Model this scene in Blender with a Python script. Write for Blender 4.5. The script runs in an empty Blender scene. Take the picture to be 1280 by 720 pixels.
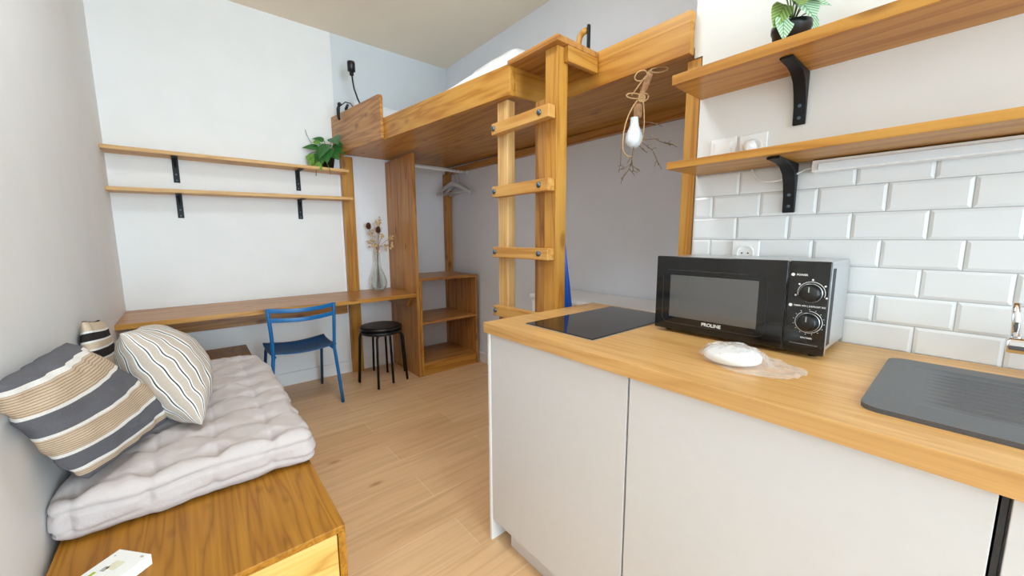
import bpy, bmesh, math, random
from mathutils import Vector, Matrix, noise
random.seed(7)
sc = bpy.context.scene
col = sc.collection
V = Vector
PI = math.pi
LW, BW, RW, KW = -0.354, 3.544, 2.12, 1.487      # left wall x, back wall y, alcove wall x, kitchen wall x
KE = 0.72                                        # where the kitchen wall ends
CEIL = 2.883

# ------------------------------------------------------------------ materials
def srgb(r, g, b):
    f = lambda c: (c/255/12.92) if c/255 <= .04045 else ((c/255+.055)/1.055)**2.4
    return (f(r), f(g), f(b), 1)

class NT:
    def __init__(s, name, rough=.5, spec=.5, metal=0):
        s.m = bpy.data.materials.new(name); s.m.use_nodes = True
        s.t = s.m.node_tree; s.b = s.t.nodes['Principled BSDF']
        s.b.inputs['Roughness'].default_value = rough
        s.b.inputs['Specular IOR Level'].default_value = spec
        s.b.inputs['Metallic'].default_value = metal
    def n(s, typ, **kw):
        nd = s.t.nodes.new(typ)
        for k, v in kw.items():
            if k in nd.inputs: nd.inputs[k].default_value = v
            else: setattr(nd, k, v)
        return nd
    def l(s, a, b): s.t.links.new(a, b)
    def ramp(s, fac, stops, interp='LINEAR'):
        r = s.n('ShaderNodeValToRGB'); r.color_ramp.interpolation = interp
        e = r.color_ramp.elements
        e.remove(e[1]); e[0].position = stops[0][0]; e[0].color = stops[0][1]
        for p, c in stops[1:]: e.new(p).color = c
        s.l(fac, r.inputs['Fac']); return r
    def mix(s, a, b, fac, mode='MIX'):
        m = s.n('ShaderNodeMix', data_type='RGBA', blend_type=mode)
        for sock, v in ((m.inputs[6], a), (m.inputs[7], b), (m.inputs[0], fac)):
            if hasattr(v, 'is_linked'): s.l(v, sock)
            else: sock.default_value = v
        return m.outputs[2]
    def bump(s, h, strength=.2, dist=.01):
        b = s.n('ShaderNodeBump', Strength=strength, Distance=dist)
        s.l(h, b.inputs['Height']); s.l(b.outputs[0], s.b.inputs['Normal'])

def plain(name, c, rough=.5, spec=.5, metal=0, noise_amt=.04, nscale=30, bump=0):
    t = NT(name, rough, spec, metal)
    tc = t.n('ShaderNodeTexCoord'); nz = t.n('ShaderNodeTexNoise', Scale=nscale, Detail=4)
    t.l(tc.outputs['Object'], nz.inputs['Vector'])
    lo = tuple(x*(1-noise_amt) for x in c[:3])+(1,); hi = tuple(min(1, x*(1+noise_amt)) for x in c[:3])+(1,)
    r = t.ramp(nz.outputs['Fac'], [(.35, lo), (.65, hi)])
    t.l(r.outputs[0], t.b.inputs['Base Color'])
    if bump: t.bump(nz.outputs['Fac'], bump, .004)
    return t.m

def wood(name, axis, dark, mid, light, rough=.4, knots=.5, scale=1.0, coat=0):
    t = NT(name, rough, .4)
    tc = t.n('ShaderNodeTexCoord')
    st = [9*scale]*3; st['xyz'.index(axis)] = .55*scale
    mp = t.n('ShaderNodeMapping'); mp.inputs['Scale'].default_value = st
    t.l(tc.outputs['Object'], mp.inputs['Vector'])
    n1 = t.n('ShaderNodeTexNoise', Scale=1.3, Detail=2, Distortion=.4); t.l(mp.outputs[0], n1.inputs['Vector'])
    # rings cut lengthwise: contour lines of a stretched noise
    mul = t.n('ShaderNodeMath', operation='MULTIPLY'); mul.inputs[1].default_value = 11; t.l(n1.outputs['Fac'], mul.inputs[0])
    fr = t.n('ShaderNodeMath', operation='PINGPONG'); fr.inputs[1].default_value = 1; t.l(mul.outputs[0], fr.inputs[0])
    st2 = [90*scale]*3; st2['xyz'.index(axis)] = 2.2*scale
    mp2 = t.n('ShaderNodeMapping'); mp2.inputs['Scale'].default_value = st2
    t.l(tc.outputs['Object'], mp2.inputs['Vector'])
    n2 = t.n('ShaderNodeTexNoise', Scale=1.0, Detail=5); t.l(mp2.outputs[0], n2.inputs['Vector'])
    r1 = t.ramp(fr.outputs[0], [(0, dark), (.35, mid), (1, light)])
    r2 = t.ramp(n2.outputs['Fac'], [(.3, (.78, .74, .68, 1)), (.62, (1, 1, 1, 1))])
    c = t.mix(r1.outputs[0], r2.outputs[0], .55, 'MULTIPLY')
    # tonal drift from board to board
    n3 = t.n('ShaderNodeTexNoise', Scale=2.2, Detail=1); t.l(tc.outputs['Object'], n3.inputs['Vector'])
    r3 = t.ramp(n3.outputs['Fac'], [(.3, (.8, .78, .74, 1)), (.7, (1.0, 1.0, 1.0, 1))])
    c = t.mix(c, r3.outputs[0], .6, 'MULTIPLY')
    if knots:
        st3 = [7*scale]*3; st3['xyz'.index(axis)] = 3.2*scale
        mp3 = t.n('ShaderNodeMapping'); mp3.inputs['Scale'].default_value = st3; t.l(tc.outputs['Object'], mp3.inputs['Vector'])
        vo = t.n('ShaderNodeTexVoronoi', Scale=1.0); t.l(mp3.outputs[0], vo.inputs['Vector'])
        rk = t.ramp(vo.outputs['Distance'], [(.0, (.13, .05, .02, 1)), (.07, (.25, .12, .05, 1)), (.16, (1, 1, 1, 1))])
        c = t.mix(c, rk.outputs[0], knots, 'MULTIPLY')
    t.l(c, t.b.inputs['Base Color'])
    t.bump(n2.outputs['Fac'], .08, .002)
    if coat: t.b.inputs['Coat Weight'].default_value = coat; t.b.inputs['Coat Roughness'].default_value = .12
    return t.m

HONEY = (srgb(174, 114, 40), srgb(194, 137, 56), srgb(204, 150, 70))
DARKW = (srgb(158, 102, 46), srgb(186, 128, 64), srgb(198, 144, 80))
M = {}
for a in 'xyz':
    M['honey_'+a] = wood('honey stained pine '+a, a, *HONEY, rough=.38)
    M['brown_'+a] = wood('brown stained pine '+a, a, *DARKW, rough=.32, knots=.6)
M['knotty_z'] = wood('knotty brown pine', 'z', srgb(126, 80, 34), srgb(160, 108, 50), srgb(180, 128, 66), rough=.45, knots=.9, scale=1.3)
M['bench'] = wood('varnished bench wood', 'y', srgb(152, 97, 18), srgb(172, 115, 24), srgb(182, 125, 32), rough=.45, knots=.25, scale=1.6)
M['bench_light'] = wood('pale bench front wood', 'x', srgb(200, 150, 70), srgb(224, 180, 96), srgb(234, 194, 116), rough=.4, knots=.15)
M['pale_y'] = wood('pale pine shelf', 'x', srgb(205, 152, 88), srgb(218, 170, 104), srgb(226, 182, 120), rough=.45, knots=.3)
M['oak_top'] = wood('oiled oak worktop', 'y', srgb(208, 158, 94), srgb(216, 168, 104), srgb(222, 176, 114), rough=.34, knots=.0, scale=1.6)
M['rung'] = wood('ladder rung pine', 'y', srgb(190, 132, 62), srgb(208, 152, 78), srgb(218, 168, 96), rough=.4)
M['stile'] = wood('ladder stile pine', 'z', srgb(206, 156, 92), srgb(220, 174, 110), srgb(228, 188, 130), rough=.4)

M['white_wall'] = plain('white painted plaster', srgb(238, 238, 237), .75, .2, noise_amt=.012, nscale=6)
M['kit_wall'] = plain('kitchen wall paint', srgb(230, 230, 228), .75, .2, noise_amt=.012, nscale=6)
M['left_wall'] = plain('pale grey painted plaster', srgb(232, 232, 232), .6, .25, noise_amt=.012, nscale=5)
M['grey_wall'] = plain('grey blue painted plaster', srgb(230, 235, 244), .75, .2, noise_amt=.012, nscale=6)
M['alcove_wall'] = plain('lightened alcove back paint', srgb(242, 245, 250), .75, .2, noise_amt=.01, nscale=6)  # paint lightened here to make up for the dim light under the bed
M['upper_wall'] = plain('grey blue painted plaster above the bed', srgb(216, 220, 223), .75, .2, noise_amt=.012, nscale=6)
M['ceiling'] = plain('ceiling paint', srgb(242, 229, 210), .8, .1, noise_amt=.01, nscale=5)
M['white'] = plain('white satin paint', srgb(238, 238, 238), .4, .4, noise_amt=.01)
M['door_white'] = plain('white cabinet laminate', srgb(212, 212, 214), .35, .4, noise_amt=.008)
M['tile'] = plain('white glazed tile', srgb(226, 227, 228), .2, .5, noise_amt=.012, nscale=12)
M['grout'] = plain('pale grey grout', srgb(176, 178, 180), .9, .1)
M['black_steel'] = plain('black powder coated steel', srgb(17, 17, 19), .5, .3)
M['black_plastic'] = plain('black plastic', srgb(18, 18, 20), .35, .5)
M['black_gloss'] = plain('glossy black plastic', srgb(10, 10, 12), .08, .6, noise_amt=.01)
M['hob_glass'] = plain('black ceramic glass', srgb(22, 23, 27), .04, .7, noise_amt=.01)
M['window_glass'] = plain('dark microwave window', srgb(84, 85, 86), .04, 1.0, noise_amt=.03, nscale=300)
M['silver'] = plain('silver grey casing', srgb(200, 203, 205), .28, .5, metal=.75, noise_amt=.01)
M['chrome'] = plain('polished chrome', srgb(225, 225, 226), .08, .5, metal=1, noise_amt=.01)
M['bolt'] = plain('zinc bolt', srgb(95, 110, 122), .3, .5, metal=.8)
M['blue'] = plain('blue lacquered steel', srgb(6, 100, 160), .35, .5, noise_amt=.03)
M['navy'] = plain('dark blue seat steel', srgb(20, 82, 132), .4, .45, noise_amt=.05)
M['pole_blue'] = plain('bright blue plastic', srgb(20, 92, 214), .3, .5)
M['sink'] = plain('dark grey composite', srgb(88, 89, 93), .42, .4, noise_amt=.10, nscale=400)
M['sheet'] = plain('white bed linen', srgb(238, 238, 240), .85, .1, noise_amt=.02, nscale=10, bump=.15)
M['plug_white'] = plain('white plastic', srgb(240, 240, 240), .3, .45, noise_amt=.01)
M['hanger'] = plain('pale grey painted wood', srgb(198, 202, 206), .5, .3)
M['rope'] = plain('jute twine', srgb(186, 152, 112), .9, .1, noise_amt=.2, nscale=300)
M['twig'] = plain('dry twig', srgb(120, 98, 78), .85, .1, noise_amt=.25, nscale=120)
M['bark'] = plain('birch stick', srgb(172, 132, 100), .85, .1, noise_amt=.25, nscale=60)
M['bulb'] = plain('opal glass bulb', srgb(228, 236, 244), .15, .5, noise_amt=.01)
M['soil'] = plain('potting soil', srgb(52, 38, 28), .95, .1, noise_amt=.4, nscale=200)
M['teasel'] = plain('brown dried seed head', srgb(86, 52, 36), .9, .1, noise_amt=.3, nscale=200, bump=.6)
M['petal'] = plain('straw dried petals', srgb(212, 182, 132), .85, .1, noise_amt=.15, nscale=90)
M['stem'] = plain('dried stem', srgb(150, 112, 92), .85, .1, noise_amt=.2, nscale=90)
M['vine'] = plain('green plant stem', srgb(92, 118, 50), .6, .2, noise_amt=.2)
M['paper'] = plain('white card', srgb(242, 243, 240), .5, .3, noise_amt=.01)
M['print_grey'] = plain('grey print', srgb(176, 178, 172), .6, .2)
M['print_sand'] = plain('pale sand print', srgb(226, 222, 196), .6, .2)
M['print_green'] = plain('lime print', srgb(176, 196, 60), .6, .2)
M['lettering'] = plain('white print', srgb(235, 235, 235), .5, .3)
M['dark_gap'] = plain('dark gap fill', srgb(60, 60, 62), .6, .2)  # flat dark tone for gaps, recesses and holes

def glass(name, c, rough=.0, ior=1.45):
    t = NT(name, rough, .5); t.b.inputs['Transmission Weight'].default_value = 1; t.b.inputs['IOR'].default_value = ior
    t.b.inputs['Base Color'].default_value = c
    return t.m

def film(name, tint, f0, f1):
    t = NT(name, .08, .5)
    tr = t.n('ShaderNodeBsdfTransparent'); tr.inputs[0].default_value = tint
    mx = t.n('ShaderNodeMixShader'); lw = t.n('ShaderNodeLayerWeight', Blend=.35)
    t.b.inputs['Base Color'].default_value = srgb(240, 240, 242)
    r = t.ramp(lw.outputs['Facing'], [(0, (f0, f0, f0, 1)), (1, (f1, f1, f1, 1))])
    t.l(r.outputs[0], mx.inputs[0]); t.l(tr.outputs[0], mx.inputs[1]); t.l(t.b.outputs[0], mx.inputs[2])
    t.l(mx.outputs[0], t.t.nodes['Material Output'].inputs[0])
    return t.m
M['film'] = film('clear plastic film', (.97, .97, .97, 1), .10, .55)
M['glass'] = film('clear vase glass', (.93, .97, .96, 1), .05, .75)

def stripes(name, stops, axis=0, thread=None, rough=.9, repeat=0):
    t = NT(name, rough, .1)
    uv = t.n('ShaderNodeUVMap'); sp = t.n('ShaderNodeSeparateXYZ'); t.l(uv.outputs[0], sp.inputs[0])
    co = sp.outputs[axis]
    if repeat:
        rm = t.n('ShaderNodeMath', operation='MULTIPLY'); rm.inputs[1].default_value = repeat; t.l(co, rm.inputs[0])
        rf = t.n('ShaderNodeMath', operation='FRACT'); t.l(rm.outputs[0], rf.inputs[0]); co = rf.outputs[0]
    r = t.ramp(co, stops, 'CONSTANT')
    c = r.outputs[0]
    if thread:          # fine woven lines over the whole, shown on the pale bands only
        wv = t.n('ShaderNodeMath', operation='MULTIPLY'); wv.inputs[1].default_value = thread[0]; t.l(sp.outputs[axis], wv.inputs[0])
        fr = t.n('ShaderNodeMath', operation='FRACT'); t.l(wv.outputs[0], fr.inputs[0])
        gt = t.n('ShaderNodeMath', operation='GREATER_THAN'); gt.inputs[1].default_value = .68; t.l(fr.outputs[0], gt.inputs[0])
        mask = t.ramp(sp.outputs[axis], thread[2], 'CONSTANT')
        ml = t.n('ShaderNodeMath', operation='MULTIPLY'); t.l(gt.outputs[0], ml.inputs[0]); t.l(mask.outputs[0], ml.inputs[1])
        c = t.mix(c, thread[1], ml.outputs[0])
    nz = t.n('ShaderNodeTexNoise', Scale=260, Detail=2); tc = t.n('ShaderNodeTexCoord'); t.l(tc.outputs['Object'], nz.inputs['Vector'])
    rr = t.ramp(nz.outputs['Fac'], [(.3, (.82, .82, .82, 1)), (.7, (1, 1, 1, 1))])
    c = t.mix(c, rr.outputs[0], .8, 'MULTIPLY')
    t.l(c, t.b.inputs['Base Color']); t.bump(nz.outputs['Fac'], .15, .001)
    return t.m
CH, WH, BE = srgb(108, 108, 114), srgb(240, 238, 234), srgb(212, 192, 168)
BK, TAUPE = srgb(52, 46, 46), srgb(196, 182, 168)
b0 = (0, 0, 0, 1); b1 = (1, 1, 1, 1)
M['cushion_big'] = stripes('charcoal and sand stripe', [(0, CH), (.055, WH), (.09, BE), (.27, WH), (.30, CH), (.47, WH), (.50, BE), (.67, WH), (.70, CH), (.85, WH), (.88, BE), (.94, CH)],
    thread=(52, srgb(168, 138, 110), [(0, b0), (.09, b1), (.27, b0), (.50, b1), (.67, b0), (.88, b1), (.94, b0)]))
M['cushion_tick'] = stripes('ticking stripe', [(0, TAUPE), (.40, WH), (.53, srgb(50, 54, 60)), (.64, WH), (.77, TAUPE)], repeat=11)
M['cushion_back'] = stripes('sand cushion with dark bands', [(0, BE), (.36, BK), (.44, WH), (.46, BE), (.58, WH), (.60, BK), (.69, WH), (.71, BE), (.77, WH), (.79, BK), (.87, WH), (.89, BE), (.985, BK)], axis=1)

def fabric(name, c):
    t = NT(name, .95, .08)
    tc = t.n('ShaderNodeTexCoord')
    n1 = t.n('ShaderNodeTexNoise', Scale=9, Detail=5, Distortion=.8); t.l(tc.outputs['Object'], n1.inputs['Vector'])
    n2 = t.n('ShaderNodeTexNoise', Scale=700, Detail=1); t.l(tc.outputs['Object'], n2.inputs['Vector'])
    lo = tuple(x*.93 for x in c[:3])+(1,)
    r = t.ramp(n2.outputs['Fac'], [(.3, lo), (.7, c)]); t.l(r.outputs[0], t.b.inputs['Base Color'])
    ad = t.n('ShaderNodeMath', operation='ADD'); t.l(n1.outputs['Fac'], ad.inputs[0])
    ml = t.n('ShaderNodeMath', operation='MULTIPLY'); ml.inputs[1].default_value = .03; t.l(n2.outputs['Fac'], ml.inputs[0]); t.l(ml.outputs[0], ad.inputs[1])
    t.bump(ad.outputs[0], .45, .02)
    return t.m
M['futon'] = fabric('pale mauve grey cotton', srgb(204, 194, 192))

def floor_mat():
    t = NT('oak laminate planks', .38, .4)
    tc = t.n('ShaderNodeTexCoord')
    br = t.n('ShaderNodeTexBrick', Scale=1.0); br.offset = .37; br.offset_frequency = 2
    br.inputs['Brick Width'].default_value = 1.25; br.inputs['Row Height'].default_value = .19
    br.inputs['Mortar Size'].default_value = .0022; br.inputs['Mortar Smooth'].default_value = .2
    br.inputs['Color1'].default_value = srgb(222, 180, 135); br.inputs['Color2'].default_value = srgb(232, 194, 150)
    br.inputs['Mortar'].default_value = srgb(236, 202, 168)
    t.l(tc.outputs['Object'], br.inputs['Vector'])
    mp = t.n('ShaderNodeMapping'); mp.inputs['Scale'].default_value = (1.6, 22, 1); t.l(tc.outputs['Object'], mp.inputs['Vector'])
    n = t.n('ShaderNodeTexNoise', Scale=1.4, Detail=6, Distortion=.6); t.l(mp.outputs[0], n.inputs['Vector'])
    r = t.ramp(n.outputs['Fac'], [(.28, (.80, .74, .68, 1)), (.5, (.96, .94, .92, 1)), (.72, (1.04, 1.03, 1.02, 1))])
    c = t.mix(br.outputs['Color'], r.outputs[0], .85, 'MULTIPLY')
    mp2 = t.n('ShaderNodeMapping'); mp2.inputs['Scale'].default_value = (2.2, 5.2, 1); t.l(tc.outputs['Object'], mp2.inputs['Vector'])
    vo = t.n('ShaderNodeTexVoronoi', Scale=1); t.l(mp2.outputs[0], vo.inputs['Vector'])
    rk = t.ramp(vo.outputs['Distance'], [(0, (.35, .22, .15, 1)), (.035, (.6, .45, .36, 1)), (.10, (1, 1, 1, 1))])
    c = t.mix(c, rk.outputs[0], .7, 'MULTIPLY')
    t.l(c, t.b.inputs['Base Color']); t.bump(br.outputs['Fac'], .05, .001)
    return t.m
M['floor'] = floor_mat()

def leaf_mat(name, a, b, vein, freq, vw=.16):
    t = NT(name, .38, .4)
    uv = t.n('ShaderNodeUVMap'); sp = t.n('ShaderNodeSeparateXYZ'); t.l(uv.outputs[0], sp.inputs[0])
    ab = t.n('ShaderNodeMath', operation='ABSOLUTE'); t.l(sp.outputs[0], ab.inputs[0])     # distance from the midrib
    sl = t.n('ShaderNodeMath', operation='MULTIPLY'); sl.inputs[1].default_value = .55; t.l(ab.outputs[0], sl.inputs[0])
    su = t.n('ShaderNodeMath', operation='SUBTRACT'); t.l(sp.outputs[1], su.inputs[0]); t.l(sl.outputs[0], su.inputs[1])
    ml = t.n('ShaderNodeMath', operation='MULTIPLY'); ml.inputs[1].default_value = freq; t.l(su.outputs[0], ml.inputs[0])
    fr = t.n('ShaderNodeMath', operation='PINGPONG'); fr.inputs[1].default_value = .5; t.l(ml.outputs[0], fr.inputs[0])
    r = t.ramp(fr.outputs[0], [(0, vein), (vw, a), (.5, b)])
    rm = t.ramp(ab.outputs[0], [(0, b1), (.06, b0)])
    c = t.mix(r.outputs[0], vein, rm.outputs[0])
    t.l(c, t.b.inputs['Base Color'])
    return t.m
M['leaf_dark'] = leaf_mat('dark green leaf', srgb(30, 84, 36), srgb(50, 112, 48), srgb(78, 138, 62), 7)
M['leaf_lime'] = leaf_mat('fresh green leaf', srgb(96, 146, 50), srgb(130, 174, 72), srgb(70, 118, 40), 7)
M['leaf_pale'] = leaf_mat('silvery leaf with dark veins', srgb(150, 186, 150), srgb(196, 216, 192), srgb(70, 108, 72), 6, .16)
M['leaf_olive'] = leaf_mat('olive leaf with dark veins', srgb(122, 148, 78), srgb(156, 178, 108), srgb(84, 112, 56), 6, .16)

# ------------------------------------------------------------------ objects
def origin(o):
    p = V((0, 0, 0))
    while o is not None: p += o.location; o = o.parent
    return p

def thing(name, loc, label, cat, group=None):
    o = bpy.data.objects.new(name, None); o.empty_display_size = .05
    o.location = loc; col.objects.link(o)
    o['label'] = label; o['category'] = cat
    if group: o['group'] = group
    return o

def tag(o, label, cat, group=None):
    o['label'] = label; o['category'] = cat
    if group: o['group'] = group
    return o

class MB:
    """collects shapes in world coordinates"""
    def __init__(s): s.b = bmesh.new(); s.uv = None
    def box(s, x0, x1, y0, y1, z0, z1):
        return s.hexa([(x0,y0,z0),(x1,y0,z0),(x1,y1,z0),(x0,y1,z0)], [(x0,y0,z1),(x1,y0,z1),(x1,y1,z1),(x0,y1,z1)])
    def hexa(s, lo, hi):
        a = [s.b.verts.new(p) for p in lo]; c = [s.b.verts.new(p) for p in hi]
        n = len(a)
        s.b.faces.new(a[::-1]); s.b.faces.new(c)
        for i in range(n): s.b.faces.new((a[i], a[(i+1) % n], c[(i+1) % n], c[i]))
        return s
    def prism(s, pts, d):        # polygon of 3D points pushed along d
        d = V(d); return s.hexa([V(p) for p in pts], [V(p)+d for p in pts])
    def loft(s, rings, closed=True, cap=True):
        vs = [[s.b.verts.new(p) for p in r] for r in rings]
        n = len(rings[0])
        for i in range(len(vs)-1):
            for j in range(n if closed else n-1):
                s.b.faces.new((vs[i][j], vs[i][(j+1) % n], vs[i+1][(j+1) % n], vs[i+1][j]))
        if cap and closed:
            s.b.faces.new(vs[0][::-1]); s.b.faces.new(vs[-1])
        return s
    def tube(s, pts, r, n=10):
        pts = [V(p) for p in pts]; rr = r if isinstance(r, (list, tuple)) else [r]*len(pts)
        t0 = (pts[1]-pts[0]).normalized()
        up = V((0, 0, 1)) if abs(t0.z) < .9 else V((1, 0, 0))
        nx = t0.cross(up).normalized(); rings = []
        for i, p in enumerate(pts):
            t = (pts[min(i+1, len(pts)-1)]-pts[max(i-1, 0)]).normalized()
            nx = (nx - t*nx.dot(t)).normalized(); ny = t.cross(nx)
            rings.append([p + nx*math.cos(2*PI*k/n)*rr[i] + ny*math.sin(2*PI*k/n)*rr[i] for k in range(n)])
        return s.loft(rings)
    def lathe(s, c, prof, n=32, axis='z', cap=True):
        rings = []
        for r, h in prof:
            ring = []
            for k in range(n):
                a = 2*PI*k/n; u, v = r*math.cos(a), r*math.sin(a)
                if axis == 'z': p = (c[0]+u, c[1]+v, c[2]+h)
                elif axis == 'x': p = (c[0]+h, c[1]+u, c[2]+v)
                else: p = (c[0]+u, c[1]+h, c[2]+v)
                ring.append(p)
            rings.append(ring)
        return s.loft(rings, cap=cap)
    def ball(s, c, r, seg=12, sz=(1, 1, 1)):
        m = Matrix.Translation(c) @ Matrix.Diagonal((*[r*k for k in sz], 1))
        bmesh.ops.create_uvsphere(s.b, u_segments=seg, v_segments=max(6, seg*2//3), radius=1, matrix=m)
        return s
    def grid(s, f, nu, nv, uvf=None):
        vs = [[s.b.verts.new(f(i/nu, j/nv)) for j in range(nv+1)] for i in range(nu+1)]
        lay = None
        if uvf: lay = s.b.loops.layers.uv.get('UVMap') or s.b.loops.layers.uv.new('UVMap')
        for i in range(nu):
            for j in range(nv):
                q = s.b.faces.new((vs[i][j], vs[i+1][j], vs[i+1][j+1], vs[i][j+1]))
                if lay:
                    for lp, (a, c) in zip(q.loops, ((i, j), (i+1, j), (i+1, j+1), (i, j+1))): lp[lay].uv = uvf(a/nu, c/nv)
        return s
    def build(s, name, mat, parent=None, bevel=0, smooth=False, loc=None, seg=2, subsurf=0, weld=0, solid=0):
        if weld: bmesh.ops.remove_doubles(s.b, verts=s.b.verts, dist=weld)
        bmesh.ops.recalc_face_normals(s.b, faces=s.b.faces)
        org = origin(parent) if parent else (V(loc) if loc else V((0, 0, 0)))
        bmesh.ops.translate(s.b, verts=s.b.verts, vec=-org)
        if smooth:
            for f in s.b.faces: f.smooth = True
        me = bpy.data.meshes.new(name); s.b.to_mesh(me); s.b.free()
        me.materials.append(mat)
        o = bpy.data.objects.new(name, me); col.objects.link(o)
        if parent: o.parent = parent
        else: o.location = org
        if solid:
            md = o.modifiers.new('solid', 'SOLIDIFY'); md.thickness = solid
        if bevel:
            md = o.modifiers.new('bevel', 'BEVEL'); md.width = bevel; md.segments = seg; md.limit_method = 'ANGLE'; md.angle_limit = .6
            if smooth is False and seg > 1:
                for p in me.polygons: p.use_smooth = True
                w = o.modifiers.new('wn', 'WEIGHTED_NORMAL'); w.keep_sharp = True
        if subsurf:
            md = o.modifiers.new('sub', 'SUBSURF'); md.levels = md.render_levels = subsurf
        return o

def struct(name, mb, mat, **kw):
    o = mb.build(name, mat, **kw); o['kind'] = 'structure'; return o

def copy_tree(o, parent=None):
    c = o.copy(); col.objects.link(c); c.parent = parent
    for ch in o.children: copy_tree(ch, c)
    return c

def text(name, body, size, mat, parent, loc, ext=.0002, align='CENTER'):
    cu = bpy.data.curves.new(name, 'FONT'); cu.body = body; cu.size = size; cu.extrude = ext; cu.offset = size*.018
    cu.align_x = align; cu.align_y = 'CENTER'; cu.materials.append(mat)
    o = bpy.data.objects.new(name, cu); col.objects.link(o)
    o.parent = parent; o.location = V(loc)-origin(parent)
    # reads from -x: text +x axis -> world -y, text +y -> world z
    o.rotation_euler = Matrix(((0, 0, -1), (-1, 0, 0), (0, 1, 0))).to_euler()
    me = bpy.data.meshes.new_from_object(o)
    m = bpy.data.objects.new(name, me); col.objects.link(m)
    m.parent = parent; m.location = o.location; m.rotation_euler = o.rotation_euler
    bpy.data.objects.remove(o); m.name = name
    return m

# ------------------------------------------------------------------ room shell
Y0 = -3.6
struct('floor', MB().box(LW-.1, RW+.1, Y0-.1, BW+.1, -.08, 0), M['floor'])
struct('ceiling', MB().box(LW-.1, RW+.1, Y0-.1, BW+.1, CEIL, CEIL+.08), M['ceiling'])
struct('wall_left', MB().box(LW-.1, LW, Y0-.1, BW+.1, 0, CEIL), M['left_wall'])
struct('wall_back', MB().box(LW, 1.035, BW, BW+.1, 0, CEIL), M['white_wall'])
struct('wall_back_alcove', MB().box(1.035, RW, BW, BW+.1, 0, 1.98), M['alcove_wall'])
struct('wall_back_upper', MB().box(1.035, RW, BW, BW+.1, 1.98, CEIL), M['upper_wall'])
struct('wall_right', MB().box(RW, RW+.1, KE-.1, BW+.1, 0, CEIL), M['grey_wall'])
struct('wall_kitchen', MB().box(KW, RW+.1, Y0-.1, KE-.03, 0, 1.865).box(KW, RW+.1, Y0-.1, KE, 1.865, CEIL), M['kit_wall'])
# wall behind the viewer with tall french window
WX0, WX1, WZ0, WZ1 = -.28, 1.42, .10, 2.72
struct('wall_front', MB().box(LW, WX0, Y0-.1, Y0, 0, CEIL).box(WX1, KW, Y0-.1, Y0, 0, CEIL).box(WX0, WX1, Y0-.1, Y0, 0, WZ0).box(WX0, WX1, Y0-.1, Y0, WZ1, CEIL), M['white_wall'])
wf = MB()
for x in (WX0, (WX0+WX1)/2-.05, WX1-.06): wf.box(x, x+(.1 if x not in (WX0, WX1-.06) else .06), Y0-.08, Y0-.03, WZ0, WZ1)
for z in (WZ0, WZ1-.06, WZ0+.75): wf.box(WX0+.06, WX1-.06, Y0-.078, Y0-.032, z, z+.06)
struct('window_1', wf, M['white'])
# panelled white door in the left wall beside the viewer
dr = MB().box(LW, LW+.012, .16, 1.06, 0, 2.08)
for z0, z1 in ((.15, .75), (.9, 1.3), (1.42, 1.95)):
    for y0, y1 in ((.25, .57), (.65, .97)):
        for a, b_, c, d in ((y0, y1, z0, z0+.03), (y0, y1, z1-.03, z1), (y0, y0+.03, z0+.03, z1-.03), (y1-.03, y1, z0+.03, z1-.03)):
            dr.box(LW+.012, LW+.024, a, b_, c, d)
struct('door_1', dr, M['white'])
struct('baseboard_back', MB().box(LW+.001, 1.44, BW-.014, BW-.001, 0, .108), M['white'], bevel=.003)
struct('baseboard_right', MB().box(RW-.014, RW-.001, KE+.005, BW-.005, 0, .10), M['white'], bevel=.003)
# bevelled metro tiles over a grout bed
T0, TP, TW = .893, .0778, .1535
struct('wall_kitchen_grout', MB().box(KW-.003, KW-.0002, -1.2, KE-.031, .893, 1.4385), M['grout'])
tm = MB()
for r in range(7):
    z0 = T0+r*TP+.0012; z1 = T0+(r+1)*TP-.0012
    off = .006 if r % 2 == 0 else .081      # joints: rows step by half a tile
    if r % 2 == 0: off = .0745
    else: off = .006
    k = 5
    while True:
        ya = off+k*TW; yb = ya-TW; k -= 1
        if yb < -1.2: break
        ya = min(ya, KE-.032); 
        if ya-yb < .012: continue
        ya -= .0012; yb += .0012
        x0, x1, q = KW-.0030, KW-.0060, .007
        tm.hexa([(x0, yb, z0), (x0, ya, z0), (x0, ya, z1), (x0, yb, z1)], [(x1, yb+q, z0+q), (x1, ya-q, z0+q), (x1, ya-q, z1-q), (x1, yb+q, z1-q)])
struct('wall_kitchen_tiles', tm, M['tile'])

# ------------------------------------------------------------------ loft bed
def xb(y): return 1.19-.078*(y-1.45)
def zlo(y): return 1.866+.018*(y-1.45)
def zhi(y): return 2.003+.022*(y-1.45)
bed = thing('loft_bed', (1.6, 2.1, 0), 'honey stained wooden loft bed built high into the alcove', 'loft bed')
def slant(y0, y1, o0, o1, lo, hi):
    return MB().hexa([(xb(y0)+o0, y0, lo(y0)), (xb(y0)+o1, y0, lo(y0)), (xb(y1)+o1, y1, lo(y1)), (xb(y1)+o0, y1, lo(y1))],
                     [(xb(y0)+o0, y0, hi(y0)), (xb(y0)+o1, y0, hi(y0)), (xb(y1)+o1, y1, hi(y1)), (xb(y1)+o0, y1, hi(y1))])
slant(1.43, 3.54, 0, .035, zlo, zhi).build('side_rail', M['honey_y'], bed, bevel=.003)
MB().box(1.45, 1.485, .7215, 1.47, 1.874, 2.022).build('side_rail', M['honey_y'], bed, bevel=.003)
MB().box(1.228, 1.449, 1.43, 1.465, 1.868, 2.0).build('cross_rail', M['honey_x'], bed, bevel=.003)
hb = [(3.541, zlo(3.541)), (2.66, zlo(2.66)), (2.66, 2.155), (2.664, 2.17), (2.675, 2.18), (2.69, 2.183), (3.541, 2.214)]
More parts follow.
